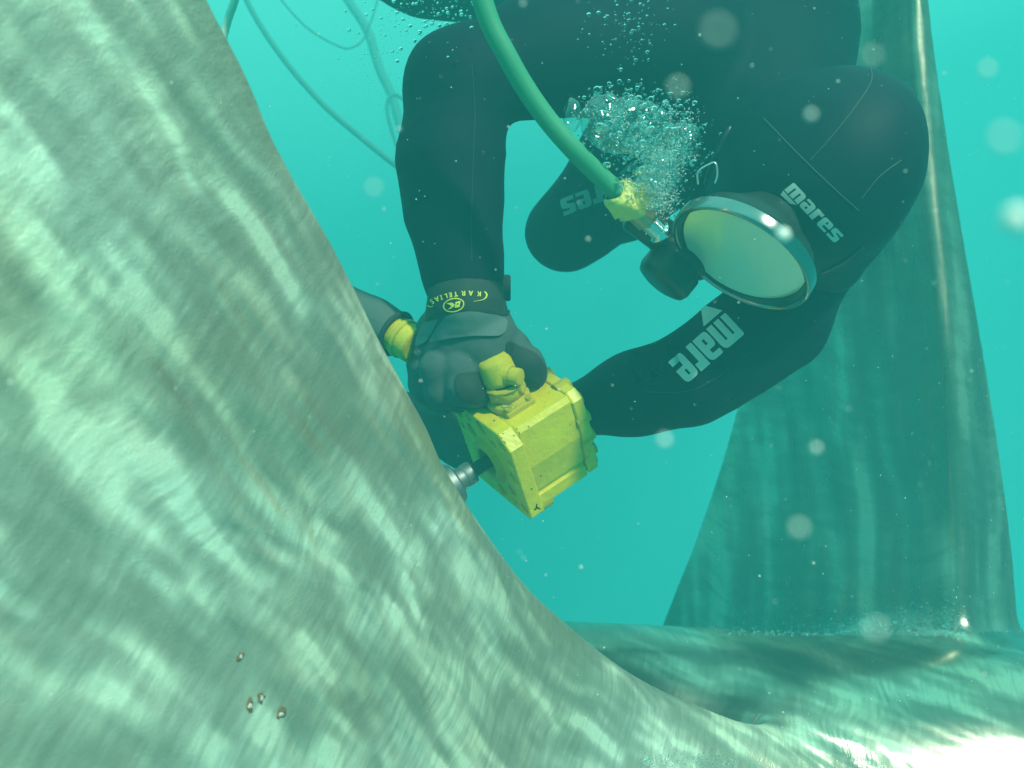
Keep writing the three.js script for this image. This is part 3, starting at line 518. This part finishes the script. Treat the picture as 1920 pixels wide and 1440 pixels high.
// ---------------------------------------------------------------- yellow polishing tool
{
  const c = dirW(0.80, 0.49, -0.34), a = dirW(0.546, -0.368, 0.753); a.addScaledVector(c, -a.dot(c)).normalize(); const b = c.clone().cross(a);
  const O = at(920, 862, 1.262), L = 0.125, Hh = L / 2;
  const tool = thing('polishing_tool', 'yellow hydraulic polishing tool with bolted flange gripped by the gloved hand', 'power tool', O);
  const M = new THREE.Matrix4().makeBasis(a, b, c).setPosition(O);
  const put = (g) => g.applyMatrix4(M);
  const ext = (pts, depth, bevel, z, holes = []) => { const s = new THREE.Shape(pts.map(([x, y]) => new THREE.Vector2(x * Hh, y * Hh))); for (const [x, y, r] of holes) { const h = new THREE.Path(); h.absarc(x * Hh, y * Hh, r * Hh, 0, 2 * Math.PI, true); s.holes.push(h); } return put(new THREE.ExtrudeGeometry(s, { depth: depth - 2 * bevel, bevelEnabled: true, bevelThickness: bevel, bevelSize: bevel, bevelOffset: -bevel, bevelSegments: 3, curveSegments: 24 }).translate(0, 0, z + bevel)); };
  const holes = [[-0.80, -0.80, 0.11], [0.80, 0.80, 0.12], [0.70, -0.70, 0.11], [-0.78, 0.78, 0.11], [0.02, -0.78, 0.15], [-0.78, 0.02, 0.15], [0.78, 0.06, 0.15], [0.05, 0.78, 0.15], [-0.46, -0.50, 0.15], [0.50, 0.52, 0.13], [-0.50, 0.44, 0.09], [0.36, -0.56, 0.09], [-0.42, -0.82, 0.07], [-0.82, -0.42, 0.07], [0.45, 0.83, 0.08], [0.83, -0.34, 0.08]];
  obj('flange', ext([[-1, -0.94], [-0.94, -1], [0.72, -1], [1, -0.72], [1, 0.92], [0.92, 1], [-0.94, 1], [-1, 0.94]], 0.020, 0.0022, 0, holes), mats.yellow, tool);
  obj('flange_back', ext([[-0.96, -0.96], [0.70, -0.96], [0.96, -0.70], [0.96, 0.96], [-0.96, 0.96]], 0.0145, 0.001, 0.0046), mats.yellow, tool);
  obj('gear_housing', ext([[-0.84, -0.96], [0.78, -0.96], [0.86, -0.86], [0.90, -0.05], [0.78, 0.62], [0.74, 0.66], [0.74, 0.90], [-0.80, 0.90], [-0.86, 0.8], [-0.86, -0.9]], 0.078, 0.0034, 0.0195), mats.yellow, tool);
  obj('housing_rib', ext([[-0.5, 0.88], [0.70, 0.70], [0.80, 0.74], [0.80, 0.98], [-0.5, 0.98]], 0.074, 0.0015, 0.021), mats.yellow, tool);
  obj('rear_cover', ext([[-0.84, -0.98], [0.72, -0.98], [0.90, -0.82], [0.94, -0.05], [0.84, 0.66], [0.80, 0.96], [-0.80, 0.96], [-0.90, 0.8], [-0.90, -0.9]], 0.016, 0.003, 0.0965), mats.yellow, tool);
  const bolt = (x, y, z, r, h) => obj('bolt', put(new THREE.CylinderGeometry(r, r * 1.05, h, 20).rotateX(Math.PI / 2).translate(x * Hh, y * Hh, z + h / 2)), mats.yellow, tool);
  for (const [x, y] of [[0.44, -0.93], [0.74, -0.74], [0.86, -0.36], [0.86, 0.12], [0.78, 0.56], [0.66, 0.90], [0.1, 0.92], [-0.8, -0.86], [-0.8, 0.86], [-0.2, -0.92]]) bolt(x * 0.90, y * 0.93, 0.096, 0.0095, 0.0195);
  bolt(0.60, 1.04, 0.021, 0.012, 0.020); bolt(0.05, 1.04, 0.021, 0.012, 0.020);
  obj('bearing_collar', put(new THREE.LatheGeometry([[0.0165, 0.004], [0.0165, -0.004], [0.019, -0.006], [0.026, -0.006], [0.029, -0.003], [0.030, 0.003]].map(([r, y]) => new THREE.Vector2(r, y)), 48).rotateX(Math.PI / 2)), mats.yellow, tool);
  const sp = (name, prof, mat, seg = 32) => obj(name, put(new THREE.LatheGeometry(prof.map(([r, y]) => new THREE.Vector2(r, y)), seg).rotateX(Math.PI / 2)), mat, tool);
  sp('bearing_ring', [[0.0165, 0.006], [0.0165, 0.000], [0.010, 0.000]], mats.steel);
  sp('spindle', [[0.0085, 0.01], [0.0085, -0.028], [0.0105, -0.030]], mats.dark);
  sp('chuck', [[0.008, -0.026], [0.0135, -0.027], [0.0142, -0.030], [0.0142, -0.038], [0.0130, -0.039], [0.0130, -0.041], [0.0142, -0.042], [0.0142, -0.050], [0.0135, -0.052], [0.010, -0.052]], mats.dull);
  sp('polishing_head', [[0.009, -0.050], [0.024, -0.051], [0.026, -0.054], [0.026, -0.085], [0.050, -0.090], [0.050, -0.098], [0.0, -0.098]], mats.dull);
  // hydraulic inlet on the upper face, with its swivel elbow
  const up = b.clone().negate(), base = O.clone().addScaledVector(up, Hh * 0.95).addScaledVector(c, 0.046).addScaledVector(a, 0.0);
  const inlet = obj('hydraulic_inlet', mergeGeometries([
    lathe([[0, 0], [0.0255, 0], [0.0265, 0.002], [0.0265, 0.009], [0.024, 0.012], [0.014, 0.012]], base, up, 32),
    lathe([[0.014, 0.011], [0.0235, 0.011], [0.0235, 0.025], [0.0215, 0.027], [0.012, 0.027]], base, up, 6),
    lathe([[0.0125, 0.024], [0.0170, 0.028], [0.0215, 0.031], [0.0225, 0.036], [0.0210, 0.056], [0.0165, 0.063], [0, 0.065]], base, up.clone().addScaledVector(a, -0.16), 9)].map((g) => g.toNonIndexed())), mats.yellow, tool);
  obj('mounting_block', new RoundedBoxGeometry(0.058, 0.010, 0.040, 2, 0.002).applyMatrix4(new THREE.Matrix4().makeBasis(a, up, a.clone().cross(up)).setPosition(base.clone().addScaledVector(up, 0.002))), mats.yellow, inlet);
  for (const [da, dc] of [[0.023, 0.014], [-0.023, 0.014], [0.023, -0.014], [-0.023, -0.014]]) obj('cap_screw', lathe([[0, 0.0115], [0.0045, 0.0115], [0.0052, 0.0105], [0.0052, 0.005]], base.clone().addScaledVector(a, da).addScaledVector(c, dc), up, 6), mats.yellow, inlet);
  obj('grip_collar', lathe([[0.0185, 0.026], [0.0240, 0.027], [0.0240, 0.030], [0.0185, 0.031]], base, up, 12), mats.yellow, inlet);
  obj('elbow', lathe([[0, 0.028], [0.008, 0.028], [0.0105, 0.026], [0.0105, 0.016], [0.012, 0.015], [0.012, 0.0]], base.clone().addScaledVector(up, 0.042), dirW(0.75, -0.15, 0.45), 20), mats.yellow, inlet);
  obj('elbow', lathe([[0, 0.024], [0.007, 0.024], [0.009, 0.022], [0.009, 0.0]], base.clone().addScaledVector(up, 0.020), dirW(0.9, 0.1, 0.4), 8), mats.yellow, inlet);
  obj('chrome_strip', new RoundedBoxGeometry(0.014, 0.0045, 0.002, 2, 0.0009).applyMatrix4(new THREE.Matrix4().makeBasis(a.clone().addScaledVector(c, 0.6).normalize(), up, a.clone().cross(up)).setPosition(base.clone().addScaledVector(up, 0.006).addScaledVector(dirW(0, -0.35, 0.93), 0.0268))), mats.chrome, inlet);  // small bright chrome strip at the base of the inlet
  // handle under the hand and side port
  obj('handle', capped([O.clone().addScaledVector(a, -0.040).addScaledVector(up, 0.040).addScaledVector(c, 0.03), O.clone().addScaledVector(a, -0.055).addScaledVector(up, 0.075).addScaledVector(c, 0.02), at(852, 690, 1.27), at(820, 655, 1.30)], 0.0125), mats.yellow, tool);
  const side = a.clone().negate();
  obj('side_port', lathe([[0, 0.05], [0.012, 0.05], [0.015, 0.049], [0.0165, 0.046], [0.0165, 0.030], [0.0185, 0.028], [0.0185, 0.018], [0.0165, 0.016], [0.0165, -0.01]], O.clone().addScaledVector(side, 0.050).addScaledVector(c, 0.035).addScaledVector(b, 0.004), side, 28), mats.yellow, tool);
  // worn corner of the flange where paint is gone
  for (const [db, dc, w, h, rot] of [[0.74, 0.011, 0.0018, 0.0075, 0.5], [0.80, 0.013, 0.0016, 0.0060, -0.6], [0.78, 0.0085, 0.0030, 0.0016, 0.2]]) obj('chipped_paint', new RoundedBoxGeometry(w, h, 0.0010, 1, 0.0004).rotateZ(rot).applyMatrix4(new THREE.Matrix4().makeBasis(c, b, a).setPosition(O.clone().addScaledVector(a, Hh).addScaledVector(b, Hh * db).addScaledVector(c, dc))), mats.dark, tool);
}

// ---------------------------------------------------------------- hydraulic hoses with canvas sleeves, behind the blade edge
function sleeve(label, pts, r, tip) {
  const t = thing('sleeved_hose', label, 'hose', at(...pts[0]));
  const c = curve(pts.map((p) => at(...p))), g = new THREE.TubeGeometry(c, 120, r, 36, false), p = g.attributes.position, n = g.attributes.normal;
  for (let i = 0; i < p.count; i++) { const s = 0.0045 * noise3(p.getX(i) * 26, p.getY(i) * 22, p.getZ(i) * 22) + 0.0012 * noise3(p.getX(i) * 60, p.getY(i) * 60, p.getZ(i) * 60); p.setXYZ(i, p.getX(i) + n.getX(i) * s, p.getY(i) + n.getY(i) * s, p.getZ(i) + n.getZ(i) * s); }
  g.computeVertexNormals();
  obj('sleeve', g, mats.sleeve, t);
  const q = c.getPoint(1), d = c.getTangent(1);
  obj('hem', new THREE.TorusGeometry(r * 0.98, 0.0035, 10, 40).applyQuaternion(new THREE.Quaternion().setFromUnitVectors(V(0, 0, 1), d)).translate(q.x, q.y, q.z), mats.gloveDark, t);
  if (tip) obj('yellow_coupling', lathe([[0, tip], [r * 0.7, tip], [r * 0.84, tip * 0.93], [r * 0.84, tip * 0.5], [r * 0.92, tip * 0.46], [r * 0.92, tip * 0.3], [r * 0.84, tip * 0.26], [r * 0.84, -0.02]], q, d, 36), mats.yellow, t);
  return t;
}
sleeve('grey sleeved hose with yellow coupling, upper one behind the blade edge', [[560, 536, 1.34], [640, 570, 1.32], [693, 596, 1.295], [742, 626, 1.275]], 0.0270, 0.034);
sleeve('dark sleeved hose below the gloved hand, lower one behind the blade edge', [[640, 830, 1.46], [700, 800, 1.45], [760, 785, 1.43], [830, 808, 1.41], [905, 850, 1.40]], 0.036, 0);

// ---------------------------------------------------------------- lines and hoses hanging in the water behind
function line(name, label, cat, pts, r, mat) { const g = tube(pts.map((p) => at(...p)), r, 120, 10); tag(obj(name, g, mat), label, cat); }
line('water_hose', 'long dark hose curving down behind the diver from the upper left', 'hose', [[430, -90, 5.4], [462, 0, 5.2], [520, 95, 5.0], [600, 190, 4.8], [680, 260, 4.6], [760, 322, 4.4], [850, 380, 4.3]], 0.0135, mats.rope);
line('thin_rope', 'thin looped rope hanging between the two hoses', 'rope', [[500, -40, 5.6], [540, 15, 5.5], [580, 55, 5.5], [625, 82, 5.5], [652, 91, 5.5], [678, 78, 5.5], [690, 55, 5.5], [708, 0, 5.5], [715, -40, 5.5]], 0.0048, mats.rope);
line('umbilical_hose', 'thick faded hose dropping behind the elbow of the diver', 'hose', [[610, -80, 6.9], [650, -5, 6.8], [690, 60, 6.6], [712, 130, 6.5], [735, 180, 6.4], [752, 240, 6.3], [775, 300, 6.3], [830, 360, 6.3]], 0.029, mats.rope);
line('hanging_rope', 'short bent rope loop beside the elbow of the diver', 'rope', [[800, 230, 5.4], [765, 195, 5.4], [742, 178, 5.4], [730, 184, 5.4], [726, 200, 5.4], [732, 235, 5.4], [752, 290, 5.4], [790, 340, 5.4]], 0.0095, mats.rope);
line('pale_rope', 'pale rope end beside the top of the near blade', 'rope', [[452, -60, 1.9], [440, 0, 1.9], [428, 35, 1.9], [417, 75, 1.9], [400, 150, 1.9]], 0.0075, mats.paleRope);

// ---------------------------------------------------------------- bubbles and drifting specks
function cloudOf(name, label, category, list, mat, detail = 2) {
  const m = new THREE.InstancedMesh(new THREE.IcosahedronGeometry(1, detail), mat, list.length), q = new THREE.Matrix4(), e = new THREE.Euler();
  list.forEach(([p, r, sq = 1], i) => m.setMatrixAt(i, q.compose(p, new THREE.Quaternion().setFromEuler(e.set(sq === 1 ? 0 : gauss() * 0.3, gauss(), sq === 1 ? 0 : gauss() * 0.3)), V(r, r * sq, r))));
  m.name = name; m.userData = { label, category, kind: 'stuff' }; m.castShadow = true; scene.add(m); return m;
}
{
  const list = [], blob = (px, py, d, sx, sy, sd, n, r0, r1) => { for (let i = 0; i < n; i++) list.push([at(px + gauss() * sx, py + gauss() * sy, d + gauss() * sd), r0 * Math.pow(r1 / r0, rnd() ** 2), 0.6 + rnd() * 0.35]); };
  blob(1235, 345, 1.13, 22, 34, 0.02, 900, 0.0005, 0.0022);
  blob(1245, 295, 1.14, 30, 22, 0.02, 700, 0.0005, 0.0024);
  blob(1190, 255, 1.15, 48, 26, 0.02, 420, 0.0005, 0.003);
  blob(1270, 240, 1.16, 24, 36, 0.02, 320, 0.0006, 0.0035);
  blob(1170, 190, 1.16, 40, 18, 0.02, 160, 0.0006, 0.003);
  blob(1190, 352, 1.13, 22, 12, 0.02, 260, 0.0005, 0.002);
  blob(1185, 45, 1.10, 45, 40, 0.03, 150, 0.0005, 0.0024);
  blob(1200, 230, 1.13, 45, 35, 0.02, 60, 0.0025, 0.0062);
  blob(1245, 330, 1.12, 24, 40, 0.015, 34, 0.002, 0.005);
  cloudOf('exhaust_bubbles', 'silvery burst of air bubbles rising from the mask beside the green hose', 'bubbles', list, mats.bubble);
  const l2 = []; for (let i = 0; i < 420; i++) { const t = rnd(); l2.push([at(860 - 130 * t + gauss() * 55, -20 + 150 * t * rnd() + gauss() * 40, 1.35 + gauss() * 0.12), 0.0006 * Math.pow(5, rnd() ** 3), 0.8]); }
  for (let i = 0; i < 300; i++) { l2.push([at(720 + gauss() * 40, 180 + gauss() * 90, 1.5 + gauss() * 0.15), 0.0004 + 0.0005 * rnd() ** 3, 0.9]); }
  cloudOf('drifting_bubbles', 'scatter of small bubbles drifting up beside the elbow at the top', 'bubbles', l2, mats.bubble);
  const l3 = [], fro = (px, py, sx, sy, n) => { for (let i = 0; i < n; i++) l3.push([at(px + gauss() * sx, py + gauss() * sy, 1.125 + gauss() * 0.02), 0.0003 + 0.0006 * rnd() ** 2]); };
  fro(1240, 365, 14, 24, 700); fro(1246, 310, 20, 18, 520); fro(1195, 350, 14, 9, 200); fro(1180, 240, 45, 28, 420); fro(1268, 245, 22, 36, 300); fro(1140, 215, 30, 18, 120);
  cloudOf('bubble_froth', 'milky froth of tiny bubbles above the hose fitting of the mask', 'bubbles', l3, mats.froth, 1);
  // large wobbling pockets of air
  const fp = (parts) => (x, y, z) => { let d = 1; for (const f of parts) d = smin(d, f(x, y, z), 0.012); return d - 0.004 * noise3(x * 55, y * 55, z * 55) - 0.002 * noise3(x * 120, y * 120, z * 120); };
  const flat = (px, py, d, r) => ellipsoid(at(px, py, d), [dirW(1, -0.15, 0), dirW(0.15, 1, 0), dirW(0, 0, 1)], r);
  const pockets = [[[flat(1165, 232, 1.13, [0.046, 0.030, 0.02]), flat(1215, 245, 1.14, [0.03, 0.024, 0.02])], 'largest wobbling air pocket beside the green hose', at(1180, 238, 1.13), 0.08], [[flat(1278, 268, 1.15, [0.022, 0.026, 0.018])], 'round air pocket between the bubbles and the hood', at(1278, 268, 1.15), 0.05], [[flat(1073, 218, 1.14, [0.012, 0.018, 0.012])], 'small air pocket left of the green hose', at(1073, 218, 1.14), 0.04], [[flat(1240, 320, 1.12, [0.02, 0.026, 0.016]), flat(1228, 365, 1.12, [0.014, 0.02, 0.012])], 'tall air pocket just above the hose fitting', at(1238, 335, 1.12), 0.06]];
  for (const [parts, label, c, pad] of pockets) { const f = fp(parts), b = boundsOf([c], pad); tag(obj('air_pocket', meshSDF(f, b.min, b.max, 0.003, 0.0012), mats.pocket), label, 'bubble', 'air pockets in the exhaled bubbles'); }
  // plankton and silt: a few close to the lens, most far
  const sp = []; for (let i = 0; i < 3200; i++) { const d = 0.35 + 2.0 * Math.sqrt(rnd()); sp.push([at(-100 + rnd() * 2120, -100 + rnd() * 1640, d), 0.00028 * Math.pow(2.6, rnd() ** 3)]); }
  for (const [x, y, d, r] of [[1345, 58, 0.115, 0.0007], [1270, 163, 0.17, 0.0008], [1635, 105, 0.17, 0.0007], [1520, 215, 0.24, 0.0009], [1905, 410, 0.15, 0.0018], [1880, 260, 0.12, 0.0008], [1468, 440, 0.33, 0.0022], [1497, 990, 0.17, 0.0008], [1245, 825, 0.22, 0.0009], [1640, 1180, 0.14, 0.0007], [1530, 840, 0.25, 0.0009], [700, 352, 0.2, 0.0006], [1850, 130, 0.2, 0.0008]]) sp.push([at(x, y, d), r]);
  cloudOf('drifting_silt', 'pale specks of silt and plankton drifting in the water', 'silt', sp, mats.snow, 1);
}
// trapped air beads along the root of the far blade and of the near one
{
  const beads = []; const f = fProp;
  for (let i = 0; i < 1500; i++) { const t = rnd(), px = 1330 + Math.sqrt(t) * 470 + gauss() * 12, py = 1192 - Math.abs(gauss()) * (14 + 26 * t), r = march(f, px, py, 0.8, 2.4); if (r) beads.push([r.p, 0.0007 + 0.0024 * rnd() ** 3, 0.7]); }
  for (let i = 0; i < 420; i++) { const px = 1200 + rnd() * 180, py = 1428 + gauss() * 10, r = march(f, px, py, 0.6, 2.4); if (r) beads.push([r.p, 0.0006 + 0.0014 * rnd() ** 2, 0.7]); }
  cloudOf('trapped_air_beads', 'small air beads clinging to the metal along the blade roots', 'bubbles', beads, mats.bubble);
  const group = 'barnacles on the near blade';
  for (const [px, py, r, what] of [[451, 1231, 0.0022, 'single white barnacle on the lower near blade'], [467, 1325, 0.0028, 'white barnacle with brown rim, left of the lowest pair on the near blade'], [490, 1308, 0.0026, 'brown barnacle just right of the white one on the near blade'], [526, 1340, 0.0030, 'long brown barnacle, rightmost on the lower near blade']]) {
    const q = march(fProp, px, py, 0.3, 2); if (!q) continue;
    const t = thing('barnacle', what, 'barnacle', q.p, group);
    const rough = (g, k) => { const p = g.attributes.position; for (let i = 0; i < p.count; i++) { const d = V(p.getX(i), p.getY(i), p.getZ(i)).sub(q.p); d.multiplyScalar(1 + k * noise3(d.x * 420 + px, d.y * 420, d.z * 420)); p.setXYZ(i, q.p.x + d.x, q.p.y + d.y, q.p.z + d.z); } g.computeVertexNormals(); return g; };
    obj('base', rough(lathe([[r * 2.1, -0.0008], [r * 1.5, 0.0003], [r * 0.9, 0.0006]], q.p, q.n, 24), 0.8), mats.rust, t);
    obj('shell', rough(lathe([[r * 0.8, 0], [r * 0.65, r * 0.4], [r * 0.35, r * 0.6], [r * 0.25, r * 0.35], [0, r * 0.3]], q.p, q.n, 18), 0.6), mats.shell, t);
  }
}

renderer.render(scene, camera);
